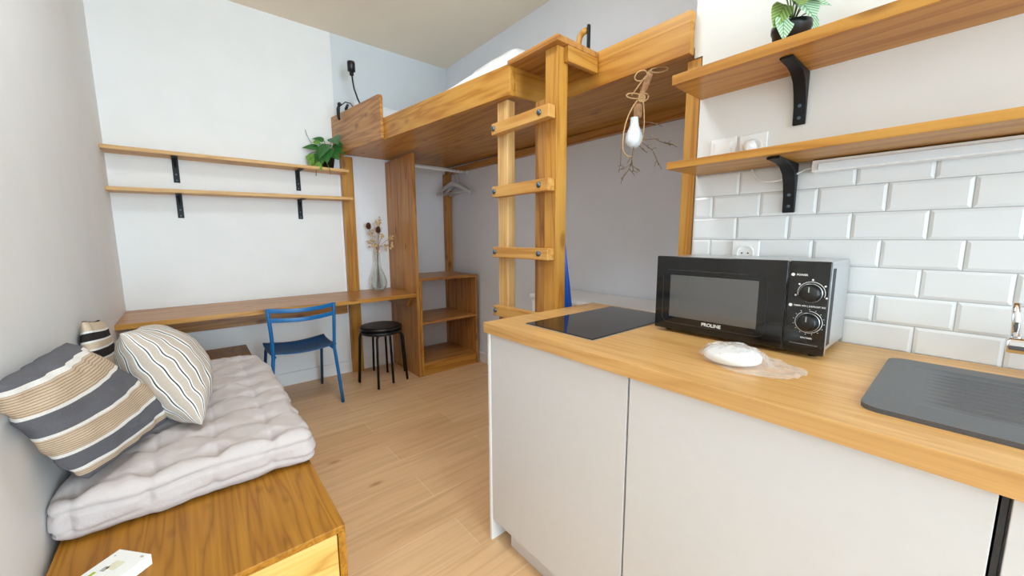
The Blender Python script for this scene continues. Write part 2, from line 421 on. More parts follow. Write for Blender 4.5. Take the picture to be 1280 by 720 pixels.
MB().prism([(xb(y)-.024, y, z) for y, z in hb], (.023, 0, 0)).build('headboard', M['brown_y'], bed, bevel=.004)
# platform panel the mattress lies on, seen from below
MB().prism([(xb(3.54)+.037, 3.54, 1.925), (xb(1.47)+.04, 1.47, 1.905), (1.49, 1.468, 1.905), (1.49, .735, 1.895), (RW-.002, .735, 1.895), (RW-.002, 3.54, 1.925)], (0, 0, .02)).build('platform', M['honey_y'], bed)
MB().box(RW-.04, RW-.002, .735, 3.54, 1.85, 1.90).build('wall_batten', M['brown_y'], bed)
# step over the ladder
MB().box(1.19, 1.448, 1.13, 1.445, 1.992, 2.016).build('step', M['brown_y'], bed, bevel=.002)
MB().box(1.254, 1.448, 1.13, 1.155, 1.93, 1.991).build('step_rail', M['honey_x'], bed, bevel=.002)
# posts
MB().box(1.05, 1.145, 3.493, 3.541, 0, zlo(3.5)).build('post', M['honey_z'], bed, bevel=.003)
MB().box(2.05, RW-.003, 3.485, 3.541, 0, 1.85).build('post', M['brown_z'], bed, bevel=.003)
MB().box(KW+.001, KW+.06, KE-.026, KE+.026, 0, 1.862).build('post', M['honey_z'], bed, bevel=.003)

lad = thing('ladder', (1.22, 1.36, 0), 'pale wooden ladder with bolted rungs under the end of the loft bed', 'ladder')
MB().box(1.216, 1.266, 1.480, 1.555, 0, 1.864).build('stile', M['stile'], lad, bevel=.003)
MB().box(1.216, 1.281, 1.155, 1.224, 0, 1.991).build('stile', M['honey_z'], lad, bevel=.003)
MB().box(1.218, 1.278, 1.225, 1.286, 0, 1.80).build('stile_board', M['knotty_z'], lad, bevel=.003)
for zc in (1.733, 1.437, 1.1415, .844, .546, .25):
    rg = MB().box(1.175, 1.2155, 1.163, 1.551, zc-.026, zc+.026).build('rung', M['rung'], lad, bevel=.003)
    for y in (1.533, 1.218):
        MB().lathe((1.175, y, zc+.002), [(.0128, 0), (.0128, -.003), (.0097, -.007), (.0041, -.0097), (.0005, -.0102)], 14, 'x').build('bolt', M['bolt'], rg, smooth=True)

# mattress, duvet, pillow up on the loft
def rounded_slab(x0, x1, y0, y1, z0, z1, rad, disp, nx=40, ny=60, nz=8):
    """box surface grid rounded off, then pushed by disp(p, n)"""
    mb = MB(); c = V(((x0+x1)/2, (y0+y1)/2, (z0+z1)/2)); h = V(((x1-x0)/2, (y1-y0)/2, (z1-z0)/2))
    def P(a, b_, e):
        p = V((a*h.x, b_*h.y, e*h.z)); q = V([max(-(h[i]-rad), min(h[i]-rad, p[i])) for i in range(3)])
        d = p-q
        n = d.normalized() if d.length > 1e-9 else V((0, 0, 1))
        r = q + n*rad
        return c + r + n*disp(c+r, n)
    L = lambda t: 2*t-1
    mb.grid(lambda u, v: P(L(u), L(v), 1), nx, ny); mb.grid(lambda u, v: P(L(u), L(v), -1), nx, ny)
    mb.grid(lambda u, v: P(L(u), -1, L(v)), nx, nz); mb.grid(lambda u, v: P(L(u), 1, L(v)), nx, nz)
    mb.grid(lambda u, v: P(-1, L(u), L(v)), ny, nz); mb.grid(lambda u, v: P(1, L(u), L(v)), ny, nz)
    return mb
bm_ = rounded_slab(1.225, 2.10, 1.55, 3.52, 1.955, 2.085, .04, lambda p, n: .004*noise.noise(p*6), 20, 50, 5)
mt = bm_.build('bed_mattress', M['sheet'], None, smooth=True, loc=(1.65, 2.1, 1.947), weld=.0005)
tag(mt, 'white mattress lying on the loft bed platform', 'mattress')
def duvet(u, v):
    x = 1.33+.75*u; y = 1.60+1.35*v
    e = min(1, 5*min(u, 1-u))*min(1, 5*min(v, 1-v))
    hgt = .02+.05*e + .24*e*math.exp(-((x-1.72)/.30)**2-((y-1.98)/.36)**2) + .03*e*noise.noise(V((x*5, y*5, 1))) + .012*e*noise.noise(V((x*14, y*9, 4)))
    return V((x, y, 2.084+max(.012, hgt-.02)))
dv = MB().grid(duvet, 50, 80).build('duvet', M['sheet'], None, smooth=True, loc=(1.7, 1.9, 2.08), solid=.006)
tag(dv, 'rumpled white duvet heaped on the loft bed', 'duvet')

def pillow(corners, thick, uvscale=None, n=36, wr=.006, seed=0, sag=0.0, pinch=.04, pw=.42, even=False):
    A, B, C, D = [V(p) for p in corners]       # uv (0,0) (1,0) (1,1) (0,1)
    nrm = (B-A).cross(D-A).normalized()
    mb = MB()
    def base(u, v):
        # sides drawn in a little between the corners
        uu = u + pinch*(.5-u)*4*v*(1-v)*0.9; vv = v + pinch*(.5-v)*4*u*(1-u)*0.9
        return A*(1-uu)*(1-vv)+B*uu*(1-vv)+C*uu*vv+D*(1-uu)*vv
    def side(sgn):
        def f(u, v):
            p = base(u, v)
            t = (max(0, 16*u*(1-u)*v*(1-v)))**pw
            q = V((u*4+seed, v*4, sgn))
            w = wr*(noise.noise(q)+.6*noise.noise(q*2.7))*min(1, t*2)
            # pleats running in from the edges
            w += wr*.7*math.sin(u*31+4*noise.noise(q))*math.exp(-min(v, 1-v)*9)*min(1, t*3) + wr*.7*math.sin(v*31+seed)*math.exp(-min(u, 1-u)*9)*min(1, t*3)
            r = p + nrm*(sgn*thick/2*t + w)
            r.z -= sag*t
            return r
        return f
    ez = lambda s: (1-math.cos(PI*s))/2          # rows crowd towards the seams, where the cloth turns fastest
    for sg in (1, -1):
        F = side(sg)
        mb.grid(lambda a, b_: F(ez(a), ez(b_)), n, n, (lambda a, b_: (a, b_)) if even else (lambda a, b_: (ez(a), ez(b_))))
    return mb
pl = pillow([(1.16, 3.40, 2.10), (1.72, 3.42, 2.10), (1.72, 3.47, 2.36), (1.16, 3.45, 2.36)], .12, n=20)
tag(pl.build('pillow', M['sheet'], None, smooth=True, loc=(1.44, 3.43, 2.09), weld=.0005), 'white pillow stood against the back wall on the loft bed', 'pillow')

# clip lamp on the headboard
cl = thing('clip_lamp', (1.005, 3.40, 2.20), 'small black clip on lamp with gooseneck on the headboard', 'lamp')
ck = MB()
ck.tube([(.995, 3.27, 2.245), (.988, 3.28, 2.215), (.992, 3.30, 2.17), (1.0, 3.305, 2.14)], [.010, .014, .012, .008], 8)
ck.tube([(1.05, 3.24, 2.25), (1.045, 3.27, 2.225), (1.06, 3.30, 2.18)], [.009, .012, .008], 8)
ck.ball((.995, 3.265, 2.247), .016, 10)
ck.build('clamp', M['black_plastic'], cl, smooth=True)
MB().tube([(1.0, 3.27, 2.235), (1.03, 3.23, 2.262), (1.06, 3.20, 2.25), (1.075, 3.19, 2.215)], .004, 8).build('cord', M['black_plastic'], cl, smooth=True)
MB().tube([(1.05, 3.28, 2.22), (1.12, 3.26, 2.20), (1.165, 3.27, 2.24), (1.165, 3.29, 2.29), (1.15, 3.30, 2.33), (1.127, 3.30, 2.40), (1.118, 3.30, 2.46), (1.115, 3.30, 2.50)], .0065, 10).build('gooseneck', M['black_plastic'], cl, smooth=True)
d = V((-.06, 0, .99))
MB().lathe((1.113, 3.30, 2.495), [(.009, 0), (.016, .004), (.016, .028), (.029, .034), (.030, .095), (.028, .105), (.022, .103), (.02, .07)], 24).build('lamp_head', M['black_plastic'], cl, smooth=True)

# grab handle at the top of the ladder
gh = thing('grab_handle', (1.468, 1.22, 2.017), 'short wooden grab handle with black bracket above the ladder', 'handle')
MB().tube([(1.462, 1.255, 2.018), (1.46, 1.255, 2.09), (1.462, 1.25, 2.125), (1.466, 1.235, 2.142), (1.468, 1.212, 2.145)], .0135, 12).build('grip', M['honey_z'], gh, smooth=True)
MB().box(1.46, 1.476, 1.196, 1.208, 2.018, 2.165).build('bracket', M['black_steel'], gh, bevel=.004)

# ------------------------------------------------------------------ alcove wardrobe
tp = MB().box(1.448, 1.474, 2.985, 3.541, 0, 1.90).build('wardrobe_side_panel', M['brown_z'], None, loc=(1.46, 3.26, 0), bevel=.002)
tag(tp, 'tall stained wood wardrobe side panel between desk and open shelf unit', 'wardrobe panel')
cu = thing('open_shelf_unit', (1.78, 3.23, 0), 'low stained wood open shelf unit with two cubbyholes in the corner', 'shelf unit')
MB().box(1.477, 1.497, 2.985, 3.475, 0, .845).build('side_panel', M['honey_z'], cu, bevel=.002)
MB().box(2.052, 2.074, 2.985, 3.475, 0, .845).build('side_panel', M['brown_z'], cu, bevel=.002)
MB().box(1.477, 2.076, 2.98, 3.475, .846, .869).build('top', M['brown_x'], cu, bevel=.002)
for z in (.465, .094):
    MB().box(1.498, 2.051, 2.985, 3.475, z, z+.022).build('shelf', M['brown_x'], cu, bevel=.002)
MB().box(1.498, 2.051, 2.99, 3.01, 0, .093).build('plinth', M['honey_x'], cu, bevel=.002)

rl = thing('clothes_rail', (1.76, 3.2, 1.85), 'white clothes rail across the alcove under the loft bed', 'rail')
MB().tube([(1.475, 3.2, 1.838), (2.118, 3.2, 1.838)], .0125, 14).build('rod', M['white'], rl, smooth=True)
for x in (1.475, 2.117): MB().lathe((x, 3.2, 1.838), [(.024, 0), (.024, .005 if x < 2 else -.005), (.016, .008 if x < 2 else -.008)], 18, 'x').build('flange', M['white'], rl)

def hanger(loc, rot, label):
    h = thing('clothes_hanger', loc, label, 'hanger', 'hangers on the alcove rail')
    o = V(loc)
    hk = [(0, 0, -.10), (0, 0, -.065), (0, .006, -.05), (0, .020, -.036), (0, .024, -.014), (0, .016, .008), (0, 0, .0165), (0, -.016, .008), (0, -.020, -.004)]
    MB().tube([o+V(p) for p in hk], .0022, 8).build('hook', M['chrome'], h, smooth=True)
    # shoulder arms: curved flat wood
    top = []; bot = []
    for k in range(13):
        t = -1+2*k/12; y = .215*t
        zt = -.095-.095*abs(t)**1.25; w = .040-.016*abs(t)
        if abs(t) < .01: zt = -.092
        top.append((0, y, zt)); bot.append((0, y, zt-w))
    mb = MB()
    mb.loft([[o+V((-.007, a[1], a[2])), o+V((.007, a[1], a[2])), o+V((.007, b_[1], b_[2])), o+V((-.007, b_[1], b_[2]))] for a, b_ in zip(top, bot)])
    mb.build('shoulder', M['hanger'], h, bevel=.003)
    MB().tube([o+V((0, -.197, -.200)), o+V((0, .197, -.200))], .0055, 10).build('trouser_bar', M['hanger'], h, smooth=True)
    h.rotation_euler.z = rot
    return h
RZ = 1.834
hanger((1.955, 3.2, RZ), .22, 'grey wooden hanger nearest the tall panel on the alcove rail')
hanger((1.995, 3.2, RZ), .05, 'grey wooden hanger between the other two on the alcove rail')
hanger((2.035, 3.2, RZ), -.1, 'grey wooden hanger closest to the corner post on the alcove rail')

# ------------------------------------------------------------------ desk and left shelves
dk = thing('desk', (.5, 3.27, 0), 'long stained wood desk fixed along the white back wall', 'desk')
MB().prism([(LW+.001, 2.995, .713), (1.446, 2.995, .713), (1.446, 3.541, .713), (1.147, 3.541, .713), (1.147, 3.491, .713), (1.048, 3.491, .713), (1.048, 3.541, .713), (LW+.001, 3.541, .713)], (0, 0, .03)).build('desktop', M['brown_x'], dk)
MB().box(LW+.001, 1.447, 2.990, 2.9945, .713, .7435).build('front_edge', M['honey_x'], dk)
MB().box(LW+.02, 1.03, 3.495, 3.529, .555, .712).build('wall_batten', M['brown_x'], dk, bevel=.002)
MB().prism([(1.416, 3.05, .712), (1.416, 3.52, .712), (1.416, 3.52, .615), (1.416, 3.13, .615)], (.031, 0, 0)).build('support_block', M['brown_y'], dk, bevel=.002)

def bracket_left(parent, x, z, yw=BW):
    b = MB().box(x-.017, x+.017, yw-.0055, yw-.001, z-.155, z).box(x-.017, x+.017, yw-.15, yw-.0055, z-.0045, z)
    # curved gusset in the corner
    pts = [(x-.006, yw-.0055, z-.0045)]
    for k in range(9):
        a = k/8*PI/2
        pts.append((x-.006, yw-.0055-.075+.075*math.sin(a)-.0, z-.0045-.075+.075*math.cos(a)) if False else (x-.006, yw-.0055-.075*(1-math.sin(a)), z-.0045-.075*(1-math.cos(a))))
    b.prism(pts, (.012, 0, 0))
    o = b.build('bracket', M['black_steel'], parent, bevel=.001)
    for zz in (z-.14, z-.10):
        MB().lathe((x, yw-.0055, zz), [(.005, 0), (.005, -.0015), (.002, -.0025)], 10, 'y').build('screw', M['bolt'], o)
s1 = thing('wall_shelf', (.36, 3.45, 1.752), 'upper pine wall shelf above the desk holding a trailing plant', 'shelf')
s2 = thing('wall_shelf', (.36, 3.45, 1.515), 'lower empty pine wall shelf above the desk', 'shelf')
for s, z0, z1, ex in ((s1, 1.752, 1.752, 1.07), (s2, 1.508, 1.532, 1.09)):
    def zz(x): return z0+(z1-z0)*(x-LW)/(1.09-LW)
    P = [(LW+.001, 3.365), (ex, 3.365), (ex, 3.491), (1.048, 3.491), (1.048, 3.542), (LW+.001, 3.542)]
    MB().hexa([(x, y, zz(x)) for x, y in P], [(x, y, zz(x)+.023) for x, y in P]).build('board', M['pale_y'], s, bevel=.0015)
    for x in (-.022, .722): bracket_left(s, x, zz(x)-.001)

# leaves
def leaf(mb, base, d, up, L, W, droop=.3, heart=.25, n=8):
    d = V(d).normalized(); up = V(up); s = d.cross(up).normalized(); nrm = s.cross(d).normalized()
    lay = mb.b.loops.layers.uv.get('UVMap') or mb.b.loops.layers.uv.new('UVMap')
    rows = []
    for i in range(n+1):
        t = i/n
        w = W*(math.sin(PI*min(1, t**.62))**.85)*(1-.15*t) if 0 < t < 1 else .0005
        p = V(base)+d*(L*t)-nrm*0+V((0, 0, -droop*L*t*t))
        back = -d*heart*W
        row = []
        for k in (-1, -.5, 0, .5, 1):
            q = p + s*(w*k) + nrm*(.22*w*abs(k)) + (back*abs(k)*max(0, 1-4*t) if t > 0 else V((0, 0, 0)))
            row.append((mb.b.verts.new(q), (k*w/W, t)))
        rows.append(row)
    for i in range(n):
        for k in range(4):
            a, b_, c, e = rows[i][k], rows[i][k+1], rows[i+1][k+1], rows[i+1][k]
            f = mb.b.faces.new((a[0], b_[0], c[0], e[0])); f.smooth = True
            for lp, q in zip(f.loops, (a, b_, c, e)): lp[lay].uv = q[1]
def bez(a, b_, c, n=8):
    a, b_, c = V(a), V(b_), V(c)
    return [a*(1-t)**2+b_*2*t*(1-t)+c*t*t for t in [i/n for i in range(n+1)]]

# trailing plant on the upper left shelf
pc = V((.93, 3.435, 1.775))
pp = thing('potted_plant', pc, 'trailing green leafy plant in a black pot on the upper pine shelf', 'plant')
MB().lathe(pc, [(.038, .001), (.052, .085), (.055, .09), (.055, .10), (.050, .10), (.048, .088)], 28).build('pot', M['black_plastic'], pp, smooth=True)
MB().lathe(pc, [(.048, .08), (.047, .088), (.02, .091), (.001, .092)], 20).build('soil', M['soil'], pp, smooth=True)
lm, lm2, vm = MB(), MB(), MB()
top = pc+V((0, 0, .09))
# offsets: right = image right (.77,-.64), toward viewer = (-.64,-.77)
R_ = V((.766, -.643, 0)); F_ = V((-.643, -.766, 0)); U_ = V((0, 0, 1))
def at(r, u, f): return top + R_*r + U_*u + F_*f
leaves = [((.02, .10, .02), (-.15, -.55, .5), .15, .052), ((.05, .155, 0), (.45, -.3, .5), .14, .055), ((-.01, .08, .04), (-.1, -1, .35), .13, .05),
          ((.07, .11, .0), (.8, -.7, .2), .12, .045), ((-.06, .07, .02), (-.9, .1, .3), .12, .035), ((-.05, .02, .03), (-.4, -.9, .4), .10, .045),
          ((.05, .04, .03), (.7, -.6, .4), .10, .045), ((-.02, .13, 0), (-.7, .2, .3), .09, .03), ((.03, .06, .05), (.1, -1, .5), .12, .05), ((0, .02, .05), (-.1, -.9, .5), .09, .045), ((.085, .09, .02), (.9, .1, .1), .09, .02)]
for p, dd, L, W in leaves:
    b_ = at(*p); vm.tube(bez(top, (top+b_)/2+U_*.03, b_, 5), .0025, 6)
    leaf(lm, b_, R_*dd[0]+U_*dd[1]+F_*dd[2], F_*.8+U_*.6, L, W, .15)
for p, dd, L, W in [((-.13, .015, .05), (.55, -.75, .3), .105, .032), ((-.06, -.065, .09), (.5, -.4, .2), .085, .034), ((-.09, .12, .03), (.7, -.25, .2), .075, .022), ((-.11, -.03, .08), (.3, -.9, .1), .07, .012)]:
    b_ = at(*p); vm.tube(bez(top, (top+b_)/2+U_*.06, b_, 6), .0025, 6)
    leaf(lm2, b_, R_*dd[0]+U_*dd[1]+F_*dd[2], F_*.8+U_*.5, L, W, .05)
vm.tube(bez(at(-.09, .08, .03), at(-.14, .14, .03), at(-.15, .21, .03)), .002, 6)
vm.tube(bez(at(-.06, -.04, .10), at(-.05, -.10, .10), at(-.055, -.16, .10)), .003, 6)
vm.tube(bez(at(.03, -.05, .10), at(.06, -.10, .10), at(.06, -.15, .10)), .0025, 6)
lm.build('foliage', M['leaf_dark'], pp); lm2.build('young_foliage', M['leaf_lime'], pp); vm.build('vine', M['vine'], pp, smooth=True)

# vase with dried flowers
vc = V((1.295, 3.425, .7436))
va = thing('vase', vc, 'clear glass bottle vase standing on the desk by the tall panel', 'vase')
out = [(.030, .0), (.048, .006), (.066, .03), (.073, .06), (.068, .10), (.050, .15), (.031, .20), (.021, .25), (.019, .31), (.024, .335), (.026, .338)]
inn = [(.023, .336), (.016, .31), (.018, .25), (.028, .20), (.047, .15), (.065, .10), (.070, .06), (.063, .03), (.045, .010), (.002, .008)]
MB().lathe(vc, [(.001, .0)]+out+inn, 40, cap=False).build('bottle', M['glass'], va, smooth=True, weld=.0001)
fl = thing('dried_flowers', vc+V((0, 0, .02)), 'dried teasels and straw coloured flowers standing in the glass vase', 'flowers')
def vat(r, u): return vc + R_*r + U_*u
neck = vat(0, .33)
heads = [(-.065, .565, 't'), (.035, .53, 't'), (.045, .625, 'p'), (.0, .59, 'p'), (-.065, .43, 'p'), (-.04, .44, 'p'), (.12, .47, 'p'), (.125, .415, 'p'), (.06, .48, 'p'), (-.02, .52, 'p'), (.085, .39, 'p'), (-.03, .40, 'p')]
for i, (r, u, k) in enumerate(heads):
    e = vat(r, u)+V((random.uniform(-.02, .02), random.uniform(-.02, .02), 0))
    st = MB().tube([vc+V((random.uniform(-.02, .02), random.uniform(-.02, .02), .02)), vat(random.uniform(-.004, .004), .25), vat(random.uniform(-.008, .008), .345)]+bez(vat(r*.25, .40), vat(r*.5, (u+.4)/2), e, 4), .0017, 6).build('stem', M['stem'], fl, smooth=True)
    if k == 't':
        te = MB().ball(e+U_*.012, .021, 14, (1, 1, 1.45))
        for j in range(9):
            a = j/9*2*PI; te.tube(bez(e-U_*.018, e+V((math.cos(a)*.034, math.sin(a)*.034, -.012)), e+V((math.cos(a)*.032, math.sin(a)*.032, .035)), 4), .0009, 5)
        te.build('teasel_head', M['teasel'], st, smooth=True)
    else:
        pe = MB()
        for j in range(9):
            c = e+V((random.gauss(0, .010), random.gauss(0, .010), random.gauss(0, .015))) if j else e
            pe.ball(c, random.uniform(.007, .012), 8, (1, .8, random.uniform(.6, 1.2)))
        pe.build('flower_head', M['petal'], st, smooth=True)

# ------------------------------------------------------------------ bench, futon, cushions
bn = thing('bench', (-.04, 2.3, 0), 'long varnished wooden storage bench along the left wall', 'bench')
MB().box(-.338, .273, 1.075, 3.528, .382, .402).build('top', M['bench'], bn, bevel=.002)
MB().box(.253, .273, 1.076, 3.528, 0, .381).build('side_panel', M['bench'], bn, bevel=.002)
MB().box(-.338, -.318, 1.076, 3.528, 0, .381).build('side_panel', M['bench'], bn, bevel=.002)
MB().box(-.316, .251, 1.079, 1.098, .012, .379).build('front_panel', M['bench_light'], bn, bevel=.002)['label'] = 'paler end panel'

def futon_disp(p, n):
    x, y, z = p
    d = 0
    lx, ly = .155, .158
    gx = (x+.30)/lx; gy = (y-1.53)/ly
    fx, fy = abs(gx-round(gx))*lx, abs(gy-round(gy))*ly
    tuft = math.exp(-(fx*fx+fy*fy)/(.026**2))
    crease = .5*math.exp(-(fx/.010)**2)*math.exp(-(fy/.075)**2)+.35*math.exp(-(fy/.010)**2)*math.exp(-(fx/.06)**2)
    t = max(0, n.z)
    d -= t*(.042*tuft+.022*crease) - t*.007*math.cos(2*PI*gx)*math.cos(2*PI*gy)*0 - t*.004*noise.noise(V((x*30, y*8, 1)))
    s = 1-abs(n.z)
    if s > 0:      # quilted border: two stitched rolls with puckers
        a = y if abs(n.x) > abs(n.y) else x
        for zc, dep in ((.440, .013), (.490, .015)):
            w = .016*noise.noise(V((a*6, zc*40, 2))); dep *= max(0, .55+1.1*noise.noise(V((a*5+zc*30, 3, 1))))
            d -= s*dep*math.exp(-((z-zc-w)/.007)**2)
        ph = a/.155
        d -= s*.022*math.exp(-((ph-round(ph))*.155/.013)**2)*max(0, .4+1.2*noise.noise(V((a*7, z*22, 5))))
        d += s*.010*noise.noise(V((x*9, y*9, z*16)))
    d += .008*noise.noise(V((x*8, y*8, z*8)))+.005*noise.noise(V((x*22, y*16, z*20)))
    return d
fm = rounded_slab(-.352, .292, 1.462, 2.76, .403, .532, .045, futon_disp, 110, 190, 26)
for v in fm.b.verts:                     # near end sags thinner against the wall, far right corner rounds off
    x, y, z = v.co
    k = max(0, (x-.05)/.25)*max(0, (y-2.45)/.31); v.co.y -= .10*k*k; v.co.x -= .03*k
    v.co.z = max(v.co.z, .4035)
    v.co.x = max(v.co.x, LW+.003)
ft = fm.build('futon', M['futon'], None, smooth=True, loc=(-.03, 2.1, .403), weld=.0005)
tag(ft, 'tufted pale grey futon cushion lying on the wooden bench', 'futon')

cb = pillow([(-.325, 1.235, .925), (-.322, 1.80, .90), (-.095, 1.885, .545), (-.262, 1.535, .55)][0:1]+[(-.272, 1.520, .552), (-.105, 1.885, .552), (-.322, 1.80, .893)], .15, n=44, wr=.009, seed=3, pinch=.02)
tag(cb.build('cushion', M['cushion_big'], None, smooth=True, loc=(-.22, 1.6, .54), weld=.0005), 'large cushion in wide charcoal and sand stripes nearest the wooden bench end', 'cushion')
cm = pillow([(-.02, 1.705, .555), (-.02, 2.11, .555), (-.19, 2.28, .84), (-.213, 1.90, .885)], .26, n=44, wr=.007, seed=9, pinch=.05, pw=.5, even=True)
tag(cm.build('cushion', M['cushion_tick'], None, smooth=True, loc=(-.1, 1.95, .54), weld=.0005), 'plump cushion with narrow dark and white ticking lines on taupe', 'cushion')
cbk = pillow([(-.285, 1.89, .56), (-.275, 2.30, .56), (-.335, 2.46, .86), (-.330, 2.12, .91)], .085, n=30, wr=.006, seed=5)
tag(cbk.build('cushion', M['cushion_back'], None, smooth=True, loc=(-.27, 2.4, .54), weld=.0005), 'sand cushion with black bands against the left wall behind the others', 'cushion')

bx = thing('card_box', (-.21, 1.25, .402), 'small flat white printed box lying on the near end of the bench', 'box')
e1, e2 = V((-.76, -.65, 0)), V((.65, -.76, 0)); B0 = V((-.203, 1.322, .4025))
MB().prism([B0, B0+e2*.097, B0+e2*.097+e1*.15, B0+e1*.15], (0, 0, .028)).build('carton', M['paper'], bx, bevel=.0015)
def patch(a0, a1, c0, c1, mat, nm):
    MB().prism([B0+U_*.0281+e1*a0+e2*c0, B0+U_*.0281+e1*a0+e2*c1, B0+U_*.0281+e1*a1+e2*c1, B0+U_*.0281+e1*a1+e2*c0], (0, 0, .0003)).build(nm, mat, bx)
patch(.03, .055, .035, .06, M['print_sand'], 'print'); patch(.048, .062, .028, .040, M['print_grey'], 'print')
patch(.066, .078, .018, .026, M['print_green'], 'print'); patch(.018, .021, .012, .016, M['print_grey'], 'print'); patch(.008, .013, .078, .086, M['print_grey'], 'print')

# ------------------------------------------------------------------ blue chair
ch = thing('chair', (.56, 3.03, 0), 'blue tubular metal chair pulled up to the desk', 'chair')
for sx, xt, xs, xf in ((1, .752, .742, .782), (-1, .347, .362, .325)):
    MB().tube(bez((xt, 2.862, .765), (xs, 2.855, .60), (xs, 2.885, .45), 6)+bez((xs, 2.886, .43), (xs+(xf-xs)*.3, 2.888, .32), (xf, 2.90, .002), 4), .0115, 12).build('back_leg', M['blue'], ch, smooth=True)
    MB().tube([(xs-.008*sx, 3.20, .440), (xs-.002*sx, 3.24, .40), (xf-.022*sx, 3.40, .002)], .0105, 12).build('front_leg', M['navy'], ch, smooth=True)
    MB().tube([(xs-.008*sx, 2.885, .432), (xs-.008*sx, 3.22, .432)], .010, 10).build('seat_rail', M['blue'], ch, smooth=True)
for z, r in ((.752, .0125), (.69, .0125)):
    pts = [(.345+.41*k/10, 2.862-.0-.035*math.sin(PI*k/10)-(.765-z)*.02, z-.012*math.sin(PI*k/10)) for k in range(11)]
    mb = MB(); mb.loft([[V(p)+V((0, a, b_)) for a, b_ in ((-.006, -.014), (.006, -.014), (.007, 0), (.006, .014), (-.006, .014), (-.007, 0))] for p in pts]); mb.build('back_slat', M['blue'], ch, bevel=.002)
def seat(u, v):
    x = .345+.41*u; y = 2.872+.345*v
    return V((x, y, .458-.022*math.sin(PI*u)-.012*math.sin(PI*v)+(.004 if v > .9 else 0)))
MB().grid(seat, 20, 14).build('seat', M['navy'], ch, smooth=True, solid=.006)

# ------------------------------------------------------------------ stacked black stools
def stool(c, rot, zoff, label):
    s = thing('stool', (c[0], c[1], zoff), label, 'stool', 'stacked black stools')
    cz = V((c[0], c[1], zoff))
    MB().lathe(cz, [(.02, .425), (.156, .425), (.167, .430), (.170, .440), (.167, .450), (.156, .455), (.125, .452), (.1, .454), (.075, .451), (.05, .453), (.02, .450), (.001, .451)], 40).build('seat', M['black_plastic'], s, smooth=True)
    for k in range(4):
        a = rot+k*PI/2; d = V((math.cos(a), math.sin(a), 0))
        MB().tube([cz+d*.10+U_*.418]+bez(cz+d*.148+U_*.418, cz+d*.172+U_*.418, cz+d*.176+U_*.385, 4)+[cz+d*.20+U_*.002], .0095, 12).build('leg', M['black_steel'], s, smooth=True)
    return s
stool((1.18, 3.128), math.radians(58), 0, 'black round stool standing on the floor, lower of the stacked pair')
stool((1.18, 3.128), math.radians(2), .034, 'black round stool stacked on top of the other one')

# ------------------------------------------------------------------ kitchen run
FX = .84
kc = None
cabs = [(1.1275, .5345, 'white base cabinet with plain door at the hob end'), (.5315, -.0625, 'white base cabinet with plain door in the middle of the run'), (-.072, -.66, 'white base cabinet with plain door under the sink')]
for i, (ya, yb, lab) in enumerate(cabs):
    c = thing('base_cabinet', (1.14, (ya+yb)/2, 0), lab, 'cabinet')
    bw = MB()
    x0, x1, z0, z1, t = FX+.02, KW-.012, .10, .859, .018
    bw.box(x0, x1, ya-t, ya-.001, z0, z1).box(x0, x1, yb+.001, yb+t, z0, z1).box(x0, x1, yb+t, ya-t, z0, z0+t).box(x1-t, x1, yb+t, ya-t, z0+t, z1)
    bw.box(x0, x0+.08, yb+t, ya-t, z1-t, z1)
    bw.build('body', M['door_white'], c)
    MB().box(FX, FX+.0185, yb+.0015, ya-.0015, .093, .857).build('door', M['door_white'], c, bevel=.0012)
    if i == 0:
        MB().box(FX-.004, KW-.012, 1.1285, 1.141, .0005, .859).build('end_panel', M['white'], c, bevel=.001)
    if i == 2: MB().box(FX+.004, FX+.012, -.0705, -.064, .10, .856).build('gap_strip', M['dark_gap'], c)  # dark strip put in for the shaded gap between the doors
pln = MB().box(.875, .890, -1.0, 1.055, .002, .085).build('plinth', M['door_white'], None, loc=(.88, 0, 0), bevel=.001)
tag(pln, 'white plinth board under the kitchen cabinets', 'plinth')
wt = MB()
WTX0, WTX1, WZ_0, WZ_1 = .824, KW-.009, .861, .8995
HY0, HY1, HX0, HX1 = -.86, -.44, .97, 1.36     # sink bowl cut-out
wt.box(WTX0, WTX1, HY1, 1.150, WZ_0, WZ_1).box(WTX0, WTX1, -1.1, HY0, WZ_0, WZ_1).box(WTX0, HX0, HY0, HY1, WZ_0, WZ_1).box(HX1, WTX1, HY0, HY1, WZ_0, WZ_1)
wk = wt.build('worktop', M['oak_top'], None, loc=(1.15, .3, .861), bevel=.0012)
tag(wk, 'oak kitchen worktop running along the tiled wall', 'worktop')

hob = thing('hob', (1.19, .868, .9), 'black glass two zone hob set into the worktop beside the microwave', 'hob')
MB().box(.922, 1.445, .716, 1.018, .8997, .9045).build('glass_top', M['hob_glass'], hob, bevel=.0012)
MB().box(.919, 1.448, .713, 1.021, .8996, .9018).build('steel_trim', M['silver'], hob)

# sink with drainer
sk = thing('sink', (1.14, -.4, .9), 'dark grey composite sink with grooved drainer set in the worktop', 'sink')
def sinkpt():
    mb = MB()
    x0, x1, y0, y1, z = .922, 1.352, -.93, .104, .9075
    r = .03; pts = []
    for cx, cy, a0 in ((x0+r, y1-r, PI/2), (x0+r, y0+r, PI), (x1-r, y0+r, 1.5*PI), (x1-r, y1-r, 0)):
        for k in range(7):
            a = a0+k/6*PI/2; pts.append((cx+r*math.cos(a), cy+r*math.sin(a)))
    return pts
rim = sinkpt()
